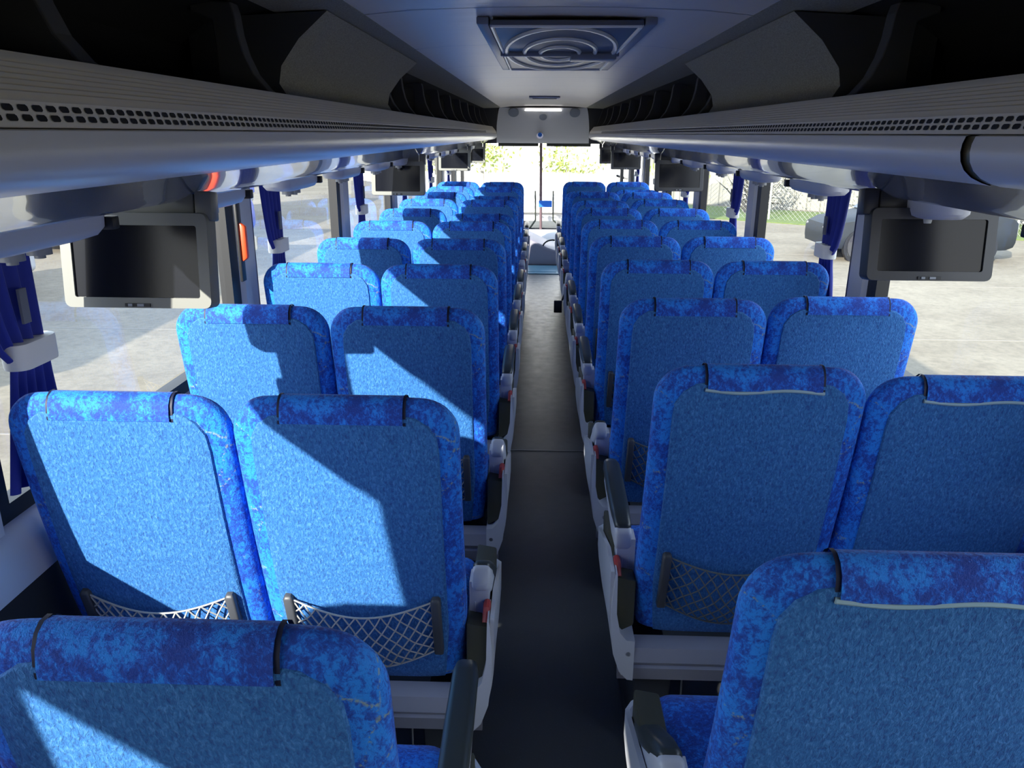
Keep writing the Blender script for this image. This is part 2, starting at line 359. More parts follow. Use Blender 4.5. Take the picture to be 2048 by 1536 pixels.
def rack(s, side):
    root = empty('luggage_rack', (s * .95, 5, 1.6), label='long grey overhead luggage rack along the %s side of the coach' % side, cat='luggage rack',
                 group='overhead luggage racks')
    def P(pr): return [(s * x - s * .95, z - 1.6) for x, z in pr]
    y0, y1 = YB - 5, RY1 - 5
    lip = MB(); lip.sheet(P(LIP), y0, y1, 0)
    # two rows of dark vent slots on the lower face of the lip
    dx, dz = (.659 - .668), (1.688 - 1.714)
    y = y0 + 1.6
    runs = [(y0 + 1.0, 0.0 + 3.0)]
    while y < 4.4:
        for t in (.16, .60):
            xs = .668 + dx * t - .0012; zs = 1.714 + dz * t
            xe = .668 + dx * (t + .30) - .0012; ze = 1.714 + dz * (t + .30)
            L_ = lambda f: (s * (xs + (xe - xs) * f) - s * .95, zs + (ze - zs) * f - 1.6)
            a = []
            for f, yy in ((0, .003), (0, .0165), (.25, .0195), (.75, .0195), (1, .0165), (1, .003), (.75, 0), (.25, 0)):
                q_ = L_(f); a.append((q_[0], y + yy, q_[1]))
            lip.add(a, [tuple(range(8))], 1)
        y += .0285
    lip.build('lip_rail', [RACK, SLOT], root, smooth=25)
    # front panel sections
    if s < 0: secs = [(y0, y1)]
    else: secs = [(y0, 1.345 - 5), (1.375 - 5, 5.9 - 5), (5.903 - 5, y1)]
    fp = MB()
    for a, b in secs: fp.sheet(P(FRONT), a, b, 0)
    fp.build('front_panel', RACKP, root, smooth=35)
    if s > 0:
        MB().sheet([(x_ + .006, z_) for x_, z_ in [(p[0], p[1]) for p in P(FRONT)]], 1.34 - 5, 1.38 - 5, 0).build('panel_clip', mat('brass_clip', (0.20, 0.17, 0.10), 0.35, 0.7), root, smooth=35)
    MB().sheet(P(UNDER), y0, y1, 0).build('underside', RACKU, root, smooth=35)
    MB().sheet(P(INNER), y0, y1, 0).build('bin_lining', BIN, root, smooth=35)
    MB().sheet(P(STRIP), y0, y1, 0).build('carpet_strip', TAN, root, smooth=20)
    # end cap at the front
    poly = [(x, z) for x, z in P(LIP[:-1] + FRONT[1:-1] + UNDER[1:])] + P([(1.24, 2.03), (.85, 2.03)])
    MB().prism(poly, 1, y1 - .004, y1 + .03).build('end_cap', BRKT, root, smooth=0)
    # carpeted duct box
    duct = [(.752, 1.758), (.81, 1.775), (.838, 1.82), (.828, 1.87), (.77, 1.945), (.68, 2.021)]
    mb = MB(); mb.sheet(P(duct), 2.50 - 5, 4.28 - 5, 0)
    for yy in (2.50 - 5, 4.28 - 5):
        pr = P(duct + [(1.1, 2.0), (1.1, 1.73)]); mb.add([(x, yy, z) for x, z in pr], [tuple(range(len(pr)))], 1)
    mb.build('duct_box', [TAN, BRKT], root, smooth=50)
    # curved brackets
    for y in BRY:
        if 2.4 < y < 3.9: continue
        c = [(.985, 2.012), (.875, 2.010), (.868, 1.985), (.862, 1.93), (.850, 1.88), (.828, 1.83), (.795, 1.79), (.745, 1.755)]
        c2 = [(.80, 1.72), (.90, 1.74), (.925, 1.80), (.925, 1.90), (.93, 1.965), (.985, 1.985)]
        b = MB(); b.prism(P(c + c2), 1, y - 5 - .028, y - 5 + .028)
        b.build('bracket', BRKT, root, smooth=0, bevel=.004)
    # passenger service units under the rack
    k = 0; y = .60
    while y < 11.2:
        if min(abs(y - m) for m in MY[s]) > .0:
            yc = y - 5; xo = s * .975 - s * .95
            u = MB(); rings = []
            for q, dzz in ((1.0, .035), (.98, -.006), (.88, -.020), (.6, -.026)):
                rings.append([(xo + px, yc + py, -.098 + dzz) for px, py in rrect(.052 * q, .215 * q, .048)])
            u.loft(rings)
            un = u.build('service_unit', WHITEP, root, smooth=50)
            for dy in (-.05, .03):
                g = MB(); g.cyl((xo, yc + dy, -.128), (0, 0, 1), .022, .022, 14).cyl((xo - .0, yc + dy, -.142), (0, 0, 1), .010, .008, 10)
                g.build('air_nozzle', GREYP, un)
            MB().box(xo - s * .046 - .014, xo - s * .046 + .014, yc + .19, yc + .218, -.112, -.085).build('light_switch', BLACKP, un, bevel=.004)
        y += .795; k += 1
    return root
rack(-1, 'left'); rack(1, 'right')

# ---------------------------------------------------------------- front header, roof hatch, vents
hb = MB()
hp = [(11.66, 2.03), (11.70, 1.99), (11.76, 1.93), (11.84, 1.84), (11.93, 1.73), (12.02, 1.62), (12.07, 1.555), (12.12, 1.545)]
rings = []
for i, (y, z) in enumerate(hp):
    t = i / (len(hp) - 1); hw = .62 + .10 * t
    rings.append([(x * hw, y + .05 * x * x, z) for x in (-1, -.8, -.5, -.2, 0, .2, .5, .8, 1)])
hb.loft(rings, 0, cap=False, closed=False)
hdr = hb.build('front_header', HEADER, smooth=60); tag(hdr, 'grey front header panel above the windscreen with speakers', 'panel')
def on_header(x, t):
    a = t * (len(hp) - 1); i = min(int(a), len(hp) - 2); f = a - i
    return (x, hp[i][0] * (1 - f) + hp[i + 1][0] * f - .01, hp[i][1] * (1 - f) + hp[i + 1][1] * f)
for x in (-.42, .45): MB().cyl(on_header(x, .20), (0, -.75, -.62), .075, .012, 24).build('speaker_grille', GREYP, hdr)
MB().cyl(on_header(0, .32), (0, -.75, -.62), .055, .012, 24).build('sensor_cover', GREYP, hdr)
MB().box(-.26, .26, 11.655, 11.70, 1.985, 2.0).build('header_glint', mat('header_glint', (0.9, 0.9, 0.9), 0.2, emit=((1, 1, .98), 1.2)), hdr)  # glowing bar imitates light reflected on the header
cl = MB(); cl.cyl((-.04, 11.945, 1.660), (0, -.9, -.4), .048, .03, 24, 0).cyl((-.04, 11.925, 1.668), (0, -.9, -.4), .03, .02, 20, 1)
cl.build('round_clock', [CHROME, STICK], hdr)
struct('wall_front', MB().box(-1.27, -.66, 11.70, 11.74, 1.545, 2.1).box(.66, 1.27, 11.70, 11.74, 1.545, 2.1).box(-1.27, 1.27, 12.14, 12.2, 1.56, 2.12), BRKT, smooth=0)

HX0, HX1, HY0, HY1, HZ = -.195, .36, 2.44, 4.02, 2.02
hat = empty('roof_hatch', (.035, 3.78, HZ), label='grey roof hatch with embossed concentric ovals in the ceiling', cat='roof hatch')
fr = MB(); cx = .0; a, b = .27, .78
EMB = mat('hatch_bright_rib', (0.88, 0.87, 0.78), 0.35); HATM = mat('hatch_grey', (0.13, 0.135, 0.15), 0.4)
for (x0, x1, y0, y1) in ((-.30, -.26, -.955, .95), (.26, .30, -.955, .95), (-.30, .30, .95, .99)):
    fr.box(x0, x1, y0, y1, .004, .03)
fr.build('hatch_frame', GREYP, hat, bevel=.006)
lid = MB().box(-.255, .255, -.95, .955, .004, .02); lid.build('hatch_lid', HATM, hat, bevel=.003)
rb = MB()
def oval(rx, ry, r=.010):
    pts = []
    for k in range(49):
        t = 2 * math.pi * k / 48; pts.append((rx * math.cos(t), -.02 + ry * math.sin(t), .002))
    rb.tube(pts, r, 6)
oval(.235, .90); oval(.155, .58); oval(.085, .30)
for x in (-.25, .25): rb.tube([(x, -.94, .003), (x, .93, .003)], .007, 6)
for yy in (-.94, .925): rb.tube([(-.25, yy, .003), (.25, yy, .003)], .007, 6)
rb.build('oval_ribs', EMB, hat)
MB().box(-.262, .262, -.05, -.02, -.014, .006).box(.05, .25, -.055, .09, -.026, .0).build('hatch_handle', GREYP, hat, bevel=.004)
mv = MB().box(-.16, .16, 8.62, 8.98, 2.036, 2.05, 0).box(-.13, .13, 8.66, 8.86, 2.032, 2.04, 1)
tag(mv.build('ceiling_vent', [HEADER, SLOT], bevel=.003), 'slim dark slot vent in the ceiling beyond the hatch', 'vent')

# ---------------------------------------------------------------- windscreen end
ws = MB(); e = .035
gl = [(-1.20, 12.55), (-.9, 12.85), (-.5, 13.02), (0, 13.08), (.5, 13.02), (.9, 12.85), (1.20, 12.55)]
fr = MB()
fr.loft([[(x, y - .35 * (z - .2) / 1.5, z) for z in (.12, .20)] for x, y in gl], 0, cap=False, closed=False)
fr.loft([[(x, y - .35 * (z - .2) / 1.5, z) for z in (1.66, 2.1)] for x, y in gl], 0, cap=False, closed=False)
fr.loft([[(x, y, z) for z in (-.08, .14)] for x, y in gl], 0, cap=False, closed=False)
wf = struct('window_30', fr, BLACKP, smooth=30)
g = MB(); g.loft([[(x, y - .35 * (z - .2) / 1.5, z) for z in (.18, .7, 1.2, 1.68)] for x, y in gl], 0, cap=False, closed=False)
g.build('pane', GLASSF, wf)
tag(MB().tube([(0.0, 13.02, .15), (-0.01, 12.93, .7), (-.02, 12.70, 1.60)], .022, 8).build('windscreen_post', mat('post_brown', (0.14, 0.09, 0.10), 0.5)),
    'thin dark upright post down the middle of the windscreen', 'post')
for x0, x1, lb in ((-.66, -.06, 'left dark sun visor along the top of the windscreen'), (.06, .72, 'right dark sun visor along the top of the windscreen')):
    tag(MB().box(x0, x1, 12.16, 12.18, 1.50, 1.575).build('sun_visor', mat('visor', (0.05, 0.055, 0.045), 0.7), bevel=.004), lb, 'sun visor', 'sun visors')
tag(MB().box(-.04, .17, 12.80, 12.815, .56, .66).build('blue_sticker', STICK), 'small blue notice stuck low on the windscreen post', 'sticker')
for x, d, lb in ((-.10, -.1, 'thin wiper arm left of the windscreen post'), (.19, .22, 'thin wiper arm right of the windscreen post')):
    r_ = MB().tube([(x, 12.98, .80), (x + .01, 13.12, .32)], .012, 6, 0).tube([(x + .01, 13.12, .32), (x + d, 13.14, .16)], .016, 6, 0)
    tag(r_.build('windscreen_wiper', mat('wiper', (0.03, 0.035, 0.02), 0.5)), lb, 'wiper', 'windscreen wipers')
dsh = MB().prism([(12.0, 0), (12.0, .06), (12.3, .20), (12.7, .22), (12.8, .0)], 0, -1.1, 1.1)
tag(dsh.build('dashboard_shelf', mat('dash_top', (0.62, 0.61, 0.62), 0.5), bevel=.02), 'wide pale dashboard shelf under the windscreen, behind the console', 'dashboard')
# driver area: pale moulded console with a rail
dp = [(-.235, .0), (.27, .0), (.27, .15), (.20, .20), (.08, .24), (-.06, .31), (-.17, .36), (-.235, .37)]
con = MB(); con.prism(dp, 1, 10.42, 11.3)
tag(con.build('dashboard_console', DASH, bevel=.03, smooth=60, seg=3), 'pale moulded console at the front end of the aisle', 'console')
rl = MB(); rl.tube([(.02 + .13 * (1 - math.cos(t)), 10.44, .24 + .10 * math.sin(t)) for t in [math.pi * k / 12 for k in range(13)]], .010, 8)
tag(rl.build('grab_rail', BLACK), 'small black curved rail on the pale front console', 'rail')

# ---------------------------------------------------------------- seats
SH, SW = 0.81, 0.236      # backrest length, half width
def top_shape(z):
    """half width and half thickness of the backrest at height z"""
    hw = .218 + (SW - .218) * min(1, z / .20)
    rc = .085
    if z > SH - rc: hw = hw - rc + math.sqrt(max(0, rc * rc - (z - (SH - rc)) ** 2))
    th = .058 - .038 * z
    rt = .040
    if z > SH - rt: th = th * math.sqrt(max(0.0, 1 - ((z - (SH - rt)) / rt) ** 2))
    if z < .03: th *= math.sqrt(max(.05, 1 - ((.03 - z) / .03) ** 2))
    return hw, th
def bend(x, y, z):
    return (x, y - .018 * math.sin(math.pi * min(1, z / SH)) + .02 * max(0, z - .62) / .19 * 0, z)
def back_shell():
    mb = MB(); zs = [0, .008, .02, .03] + [.03 + (SH - .09 - .03) * i / 14 for i in range(1, 15)] + [SH - .09 + .09 * math.sin(math.pi / 2 * i / 10) for i in range(1, 11)]
    rings = []
    for z in zs:
        hw, th = top_shape(min(z, SH - 1e-5)); th = max(th, .0015); ring = []
        n = 40
        for k in range(n):
            t = 2 * math.pi * k / n; c, s_ = math.cos(t), math.sin(t)
            ex = 2 / 5.0
            x = hw * math.copysign(abs(c) ** ex, c); y = th * math.copysign(abs(s_) ** (2 / 3.2), s_)
            ring.append(bend(x, y, z))
        rings.append(ring)
    mb.loft(rings); return mb
def rear_y(x, z):
    hw, th = top_shape(z)
    q = min(.999, abs(x) / hw)
    s_ = (1 - q ** 5) ** (1 / 3.2)
    return bend(x, -th * s_, z)[1]
def back_panel():
    mb = MB(); z0, z1, rc = .012, SH - .024, .075; rings = []
    ny = 26; nx = 18
    for i in range(ny + 1):
        z = z0 + (z1 - z0) * (i / ny if i < ny - 6 else (ny - 6) / ny + 6 / ny * math.sin(math.pi / 2 * (i - ny + 6) / 6))
        hw = top_shape(min(z, SH - .10))[0] - .040
        if z > z1 - rc: hw = hw - rc + math.sqrt(max(0, rc * rc - (z - (z1 - rc)) ** 2))
        row = []
        for j in range(nx + 1):
            x = hw * math.sin(math.pi / 2 * (2 * j / nx - 1))
            edge = (j in (0, nx)) or i == ny
            row.append((x, rear_y(x, z) - (-.002 if edge else .005), z))
        rings.append(row)
    mb.loft(rings, 0, cap=False, closed=False); return mb
def over_top(x0, x1, off, drop_b, drop_f, nx=6, bulge=0.0, nt=18):
    """a strip of cloth lying over the top edge of the backrest"""
    rings = []
    for j in range(nx + 1):
        x = x0 + (x1 - x0) * j / nx; row = []
        for k in range(nt + 1):
            u = k / nt
            if u < .3:  z = SH - drop_b + (drop_b - .04) * (u / .3); a = -1; y = -top_shape(z)[1]; nyv, nz = -1, 0
            elif u > .7: z = SH - drop_f + (drop_f - .04) * ((1 - u) / .3); y = top_shape(z)[1]; nyv, nz = 1, 0
            else:
                ph = math.pi * (u - .3) / .4; z = SH - .04 + .04 * math.sin(ph); th = .058 - .038 * SH
                y = -th * math.cos(ph); nyv, nz = -math.cos(ph), math.sin(ph)
            o_ = off + bulge * math.sin(math.pi * min(1, max(0, (u - .05) / .5)))
            p = bend(x, y + nyv * o_, z + nz * o_); row.append(p)
        rings.append(row)
    return MB().loft(rings, 0, cap=False, closed=False)
def cushion():
    mb = MB(); rings = []
    for i in range(15):
        u = i / 14; y = -.02 + .50 * u
        ed = math.sqrt(max(0.02, 1 - abs(2 * u - 1) ** 6)); drop = -.035 * max(0, u - .8) / .2
        rings.append([(px, y, .415 + drop + pz) for px, pz in rrect(.225 * (.92 + .08 * ed), .065 * ed, .045, 5)])
    return mb.loft(rings)
def net_pocket():
    mb = MB(); W, z0, z1 = .163, .135, .300
    def P(u, v):   # u 0..1 across, v 0..1 up
        x = -W + 2 * W * u; sag = math.sin(math.pi * u)
        z = z0 + (z1 - z0) * v - sag * (.055 * (1 - v) + .030 * v)
        y = rear_y(x * .9, max(.02, z)) - .010 - sag * (.012 + .030 * v * (1 - v) * 2 + .012 * v)
        return (x, y, z)
    N, M = 11, 4
    for d in (1, -1):
        for k in range(-M, N + 1):
            pts = []
            for q in range(0, 13):
                v = q / 12; c = (k + (M * v)) / N if d > 0 else (N - k - M * v) / N
                wob = .006 * math.sin(v * M * math.pi + k)
                if -1e-6 <= c <= 1 + 1e-6: pts.append(P(min(1, max(0, c + wob * (0 < c < 1))), v))
            if len(pts) > 1: mb.tube(pts, .0021, 4, cap=False)
    for v in (0, 1): mb.tube([P(i / 20, v) for i in range(21)], .0024, 5)
    return mb
def pocket_rail(s):
    mb = MB(); rings = []
    x = s * .170
    for z in (.125, .130, .22, .305, .312):
        q = .6 if z in (.125, .312) else 1
        y = rear_y(x * .9, z); rings.append([(x + a * q, y - .004 + b_ * q, z) for a, b_ in rrect(.011, .016, .005, 3)])
    return mb.loft(rings)
def arm_body():
    mb = MB(); rings = []
    for y, h, wd in ((-.03, .020, .018), (-.02, .030, .022), (.06, .034, .024), (.2, .026, .023), (.34, .022, .022), (.385, .014, .018), (.392, .006, .010)):
        rings.append([(a, y, b_ - .004) for a, b_ in rrect(wd, h, .012, 4)])
    return mb.loft(rings)
def arm_pad():
    mb = MB(); rings = []
    for y, h, wd in ((-.012, .004, .012), (0, .014, .022), (.08, .020, .025), (.24, .021, .026), (.36, .020, .025), (.392, .014, .021), (.402, .005, .012)):
        rings.append([(a, y, .024 + b_) for a, b_ in rrect(wd, h, .014, 4)])
    return mb.loft(rings)
def side_shield(s):
    """boat-shaped white shell on the aisle side, in seat coordinates; s = side the aisle is on"""
    mb = MB(); rings = []
    for u in [i / 12 for i in range(13)]:
        y = -.10 + .50 * u
        top = .600 - .10 * math.sin(math.pi * min(1, u * 1.3)) * 0 - .12 * max(0, u - .25) / .75
        rear = max(0, 1 - u / .12)
        bot = .285 + .10 * max(0, u - .55) / .45
        hh = (top - bot); k = (1 - max(0, (u - .8) / .2) ** 2 * .9)
        out = []
        for q in range(11):
            v = q / 10; z = bot + hh * v
            ox = .062 * math.sin(math.pi / 2 * min(1, .18 + v * 1.3)) ** .8
            out.append((s * (SW + .004 + ox * max(.15, k) * 1.0), y, z))
        inn = [(p[0] - s * .010 * (1 if k > .3 else .2), p[1], p[2]) for p in out]
        rings.append(out + inn[::-1])
    mb.loft(rings)
    cres = [(.054, .600), (.061, .52), (.061, .44), (.052, .36), (.034, .305), (.012, .280), (-.004, .278), (-.004, .400), (.018, .402), (.036, .425), (.047, .48), (.050, .600)]
    return mb.prism([(s * (SW + a_), b_) for a_, b_ in cres], 1, -.112, -.02)
def make_seat(aisle, arm, kind, hem=False, tilt=14):
    """aisle: -1/+1 side the aisle is on, 0 = window seat; arm: 'level', 'dropped' or None"""
    root = empty('coach_seat')
    rec = Matrix.Translation((0, 0, .395)) @ Matrix.Rotation(R(tilt), 4, 'X')
    b = P_['shell'].copy(); COL.objects.link(b); b.name = 'backrest'; b.parent = root; b.matrix_local = rec
    for k in ('back_panel', 'headrest_flap', 'strap', 'strap2'):
        c = P_[k].copy(); COL.objects.link(c); c.name = k.replace('2', ''); c.parent = b
    if hem:
        c = P_['hem'].copy(); COL.objects.link(c); c.name = 'hem'; c.parent = b
    cu = P_['cushion'].copy(); COL.objects.link(cu); cu.name = 'cushion'; cu.parent = root
    n = P_['net_shaded' if kind else 'net'].copy(); COL.objects.link(n); n.name = 'net_pocket'; n.parent = root; n.matrix_local = rec
    for k in ('rail1', 'rail2'):
        c = P_[k].copy(); COL.objects.link(c); c.name = 'pocket_rail'; c.parent = n
    # rear skirt
    c = P_['skirt%d' % aisle].copy(); COL.objects.link(c); c.name = 'rear_skirt'; c.parent = root
    if aisle:
        for k, nm in (('shield%d' % aisle, 'side_shield'), ('pedestal%d' % aisle, 'pedestal')):
            c = P_[k].copy(); COL.objects.link(c); c.name = nm; c.parent = root
            if nm == 'side_shield':
                for kk, n2 in (('latch%d' % aisle, 'latch'), ('inner%d' % aisle, 'inner_panel')):
                    d = P_[kk].copy(); COL.objects.link(d); d.name = n2; d.parent = c
        a = P_['arm'].copy(); COL.objects.link(a); a.name = 'armrest'; a.parent = root
        ang = {'level': 2, 'dropped': -34, 'raised': 76}[arm]
        a.matrix_local = Matrix.Translation((aisle * (SW + .030), -.005, .655)) @ Matrix.Rotation(R(ang), 4, 'X')
        d = P_['pad'].copy(); COL.objects.link(d); d.name = 'armrest_pad'; d.parent = a
        c = P_['hinge'].copy(); COL.objects.link(c); c.name = 'armrest_hinge'; c.parent = root; c.location = (aisle * (SW + .024), 0, 0)
        c = P_['cable'].copy(); COL.objects.link(c); c.name = 'recline_lever'; c.parent = root; c.location = (aisle * .09, 0, 0)
    return root
P_ = {}
def proto(k, mb, m, **kw):
    o = mb.build(k, m, **kw); P_[k] = o; COL.objects.unlink(o); return o
proto('shell', back_shell(), VELVET, smooth=70)
proto('back_panel', back_panel(), PANEL, smooth=60)
proto('headrest_flap', over_top(-.125, .125, .003, .041, .10, bulge=.006), VELVET, smooth=60)
proto('strap', over_top(-.131, -.125, .0045, .044, .12, 2), STRAP, smooth=60)
proto('strap2', over_top(.125, .131, .0045, .044, .12, 2), STRAP, smooth=60)
hm = MB(); zz = SH - .042
hm.tube([(x, rear_y(x, zz) - .006, zz + .004 * math.sin(x * 30)) for x in [-.13 + .26 * k / 14 for k in range(15)]], .0045, 6)
proto('hem', hm, HEM)
proto('cushion', cushion(), VELVET, smooth=60)
npk = net_pocket(); proto('net', npk, CORD); proto('net_shaded', npk, CORD_SHADE)
proto('rail1', pocket_rail(-1), RAIL, smooth=50); proto('rail2', pocket_rail(1), RAIL, smooth=50)
for s in (-1, 0, 1):
    x0 = -SW - (.012 if s <= 0 else .0) ; x1 = SW + (.012 if s >= 0 else 0)
    x0, x1 = -.2375, .2375
    if s < 0: x0 = -SW - .035
    if s > 0: x1 = SW + .035
    pr = [(-.085, .385), (-.105, .375), (-.112, .335), (-.095, .315), (-.10, .308), (-.085, .262), (-.075, .262), (-.06, .385)]
    k = MB().prism(pr, 0, x0, x1, 0)
    if s: k.cyl((s * (SW + .012), -.108, .36), (0, 1, 0), .007, .008, 10, 1)
    k.cyl((0, -.10, .10), (0, 1, 0), .001, .001, 4, 1) if False else None
    proto('skirt%d' % s, k, [SKIRT, BLACKP], smooth=35)
for s in (-1, 1):
    proto('shield%d' % s, side_shield(s), WHITEP, smooth=50)
    x0, x1 = sorted((s * (SW - .002), s * (SW + .052)))
    p = MB(); p.prism([(x0, .40), (x1, .40 + (.03 if s < 0 else .03)), (x1, .565), (x0, .575)], 1, -.085, .30)
    proto('inner%d' % s, p, OLIVE, bevel=.006)
    p = MB(); p.tube([(s * (SW + .045), -.08, .575), (s * (SW + .046), -.06, .600), (s * (SW + .046), -.03, .600)], .009, 8); proto('latch%d' % s, p, RED)
    x0, x1 = sorted((s * (SW - .02), s * (SW - .12)))
    p = MB(); p.loft([[(x0, -.05, .27), (x1, -.05, .27), (x1, .30, .27), (x0, .30, .27)], [(x0, -.02, .02), (x1, -.02, .02), (x1, .34, .02), (x0, .34, .02)],
                      [(x0 - .01, -.05, .012), (x1 + .01, -.05, .012), (x1 + .01, .37, .012), (x0 - .01, .37, .012)], [(x0 - .01, -.05, 0), (x1 + .01, -.05, 0), (x1 + .01, .37, 0), (x0 - .01, .37, 0)]])
    proto('pedestal%d' % s, p, PEDEST, bevel=.006)
proto('arm', arm_body(), WHITEP, smooth=60)
proto('pad', arm_pad(), ARMPAD, smooth=60)
h = MB(); h.box(-.022, .026, -.03, .03, .555, .655)
for q in (-.008, .010): h.box(q - .0015, q + .0015, -.032, -.028, .56, .60, 1)
proto('hinge', h, [WHITEP, BLACKP], bevel=.005)
h = MB(); h.tube([(0, -.06, .27), (0, -.065, .16), (.004, -.07, .13), (-.012, -.075, .145)], .0028, 5).cyl((.012, -.068, .155), (1, 0, 0), .007, .02, 8)
proto('cable', h, METAL)

ORD = ['nearest', 'second', 'third', 'fourth', 'fifth', 'sixth', 'seventh', 'eighth', 'ninth', 'tenth', 'front']
PITCHY = .795
# per-seat extra recline/height (metres at the top, from the photograph)
XS = {('L', 'a'): -.205 - SW, ('L', 'w'): -.205 - SW * 3 - .004, ('R', 'a'): .218 + SW, ('R', 'w'): .218 + SW * 3 + .004}
DZ = {('L', 'a', 1): -.014, ('L', 'w', 1): -.014, ('R', 'a', 1): .012, ('R', 'w', 1): -.006, ('R', 'a', 7): -.012, ('R', 'a', 9): -.05, ('R', 'w', 9): -.03, ('R', 'w', 8): .0,
      ('L', 'a', 8): -.03, ('L', 'a', 6): -.03, ('R', 'w', 2): .010, ('L', 'w', 7): .004}
def seat_label(side, pos, k):
    sd = {'L': 'left', 'R': 'right'}[side]
    pl = 'on the aisle' if pos == 'a' else 'beside the window'
    special = {('L', 'a', 0): 'blue coach seat nearest the viewer at bottom left, two black straps over its top',
               ('R', 'a', 0): 'blue coach seat nearest the viewer at bottom right, pale hem on its head flap',
               ('L', 'a', 1): 'blue coach seat on the left aisle, second row, diagonal sunlight and net pocket',
               ('L', 'w', 1): 'fully sunlit blue coach seat at far left edge, second row, white net pocket',
               ('R', 'a', 1): 'blue coach seat on the right aisle, second row, shaded net pocket showing',
               ('L', 'w', 2): 'left window coach seat in third row, half sunlit and half in curved shade',
               ('L', 'a', 2): 'left aisle coach seat in third row with a sunlit triangle on its back'}
    if (side, pos, k) in special: return special[(side, pos, k)]
    if k == 10: return 'blue coach seat in the front row, %s side, %s' % (sd, pl)
    return 'blue coach seat %s, %s side, %s row from the viewer' % (pl, sd, ORD[k])
DROP = {('L', 1), ('R', 0), ('R', 2), ('L', 2), ('L', 7), ('R', 6)}
for side in ('L', 'R'):
    ai = 1 if side == 'L' else -1
    Y1 = 1.49 if side == 'L' else 1.669
    for k in range(0, 11):
        for pos in ('a', 'w'):
            arm = 'dropped' if (side, k) in DROP else 'level'
            o = make_seat(ai if pos == 'a' else 0, arm, side == 'R', hem=(side == 'R' and k in (0, 1)), tilt=25 if (side, pos, k) == ('L', 'w', 0) else 14)
            yt = Y1 + (k - 1) * PITCHY
            o.location = (XS[(side, pos)], yt + .196, DZ.get((side, pos, k), 0))
            tag(o, seat_label(side, pos, k), 'seat', 'blue coach seats in rows of two by two')
# hanging seat-belt buckle in the aisle
bk = MB(); bk.tube([(.175, 5.83, .62), (.165, 5.80, .55), (.14, 5.77, .49)], .008, 6).box(.08, .14, 5.75, 5.78, .40, .49)
tag(bk.build('seatbelt_buckle', BLACK, bevel=.006), 'black seat belt buckle hanging into the aisle on the right', 'seat belt')

# ---------------------------------------------------------------- monitors
ML = {(-1, 0): 'open flip-down monitor at left, grey frame, lower corner sunlit', (-1, 1): 'second flip-down monitor along the left rack, black screen',
      (-1, 2): 'third flip-down monitor along the left rack, seen small', (-1, 3): 'flip-down monitor at the front end of the left rack',
      (1, 0): 'open flip-down monitor at right, black frame, nearest on that side', (1, 1): 'second flip-down monitor along the right rack, black screen',
      (1, 2): 'third flip-down monitor along the right rack, seen small', (1, 3): 'flip-down monitor at the front end of the right rack'}
def monitor(s, idx, y):
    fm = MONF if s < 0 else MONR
    xc = s * .992
    r = empty('flip_down_monitor', (xc, y, 1.50), label=ML[(s, idx)], cat='monitor', group='flip-down monitors under the racks')
    r.rotation_euler = (R(-7), 0, 0)
    W, H = (.178, .222) if s < 0 or idx else (.166, .190)
    fr = MB(); rings = []
    for q, yy in ((.88, .055), (1.0, .035), (1.0, -.002), (.985, -.010)):
        rings.append([(a * q, yy, -H / 2 + b_ * (1 - (1 - q) * .6)) for a, b_ in rrect(W, H / 2, .016, 4)])
    inner = [[(a, yy, -H / 2 - .002 + b_) for a, b_ in rrect(W - .028, H / 2 - .027, .006, 4)] for yy in (-.010, -.004)]
    mb = MB(); mb.loft(rings + inner, 0, cap=False)
    n = len(rings[0]); mb.add(rings[0], [tuple(range(n))])
    mb.build('monitor_frame', fm, r, smooth=40)
    MB().box(-W + .0275, W - .0275, -.0045, -.002, -H + .024, -.028).build('screen', SCREEN, r, smooth=0)
    MB().box(-.03, .03, -.013, -.008, -H + .004, -H + .012).box(-.022, -.012, -.015, -.011, -H + .005, -H + .011, 1).box(.0, .016, -.015, -.011, -H + .005, -H + .011, 1).build('button_row', [BLACKP, GREYP], r)
    hgt = .02 
    MB().box(-.14, .14, .008, .04, -.012, .045).box(s * -.165 - .02, s * -.165 + .02, .0, .045, -.018, .05).build('hinge_mount', fm, r, bevel=.005)
for s in (-1, 1):
    for i, y in enumerate(MY[s]): monitor(s, i, y)

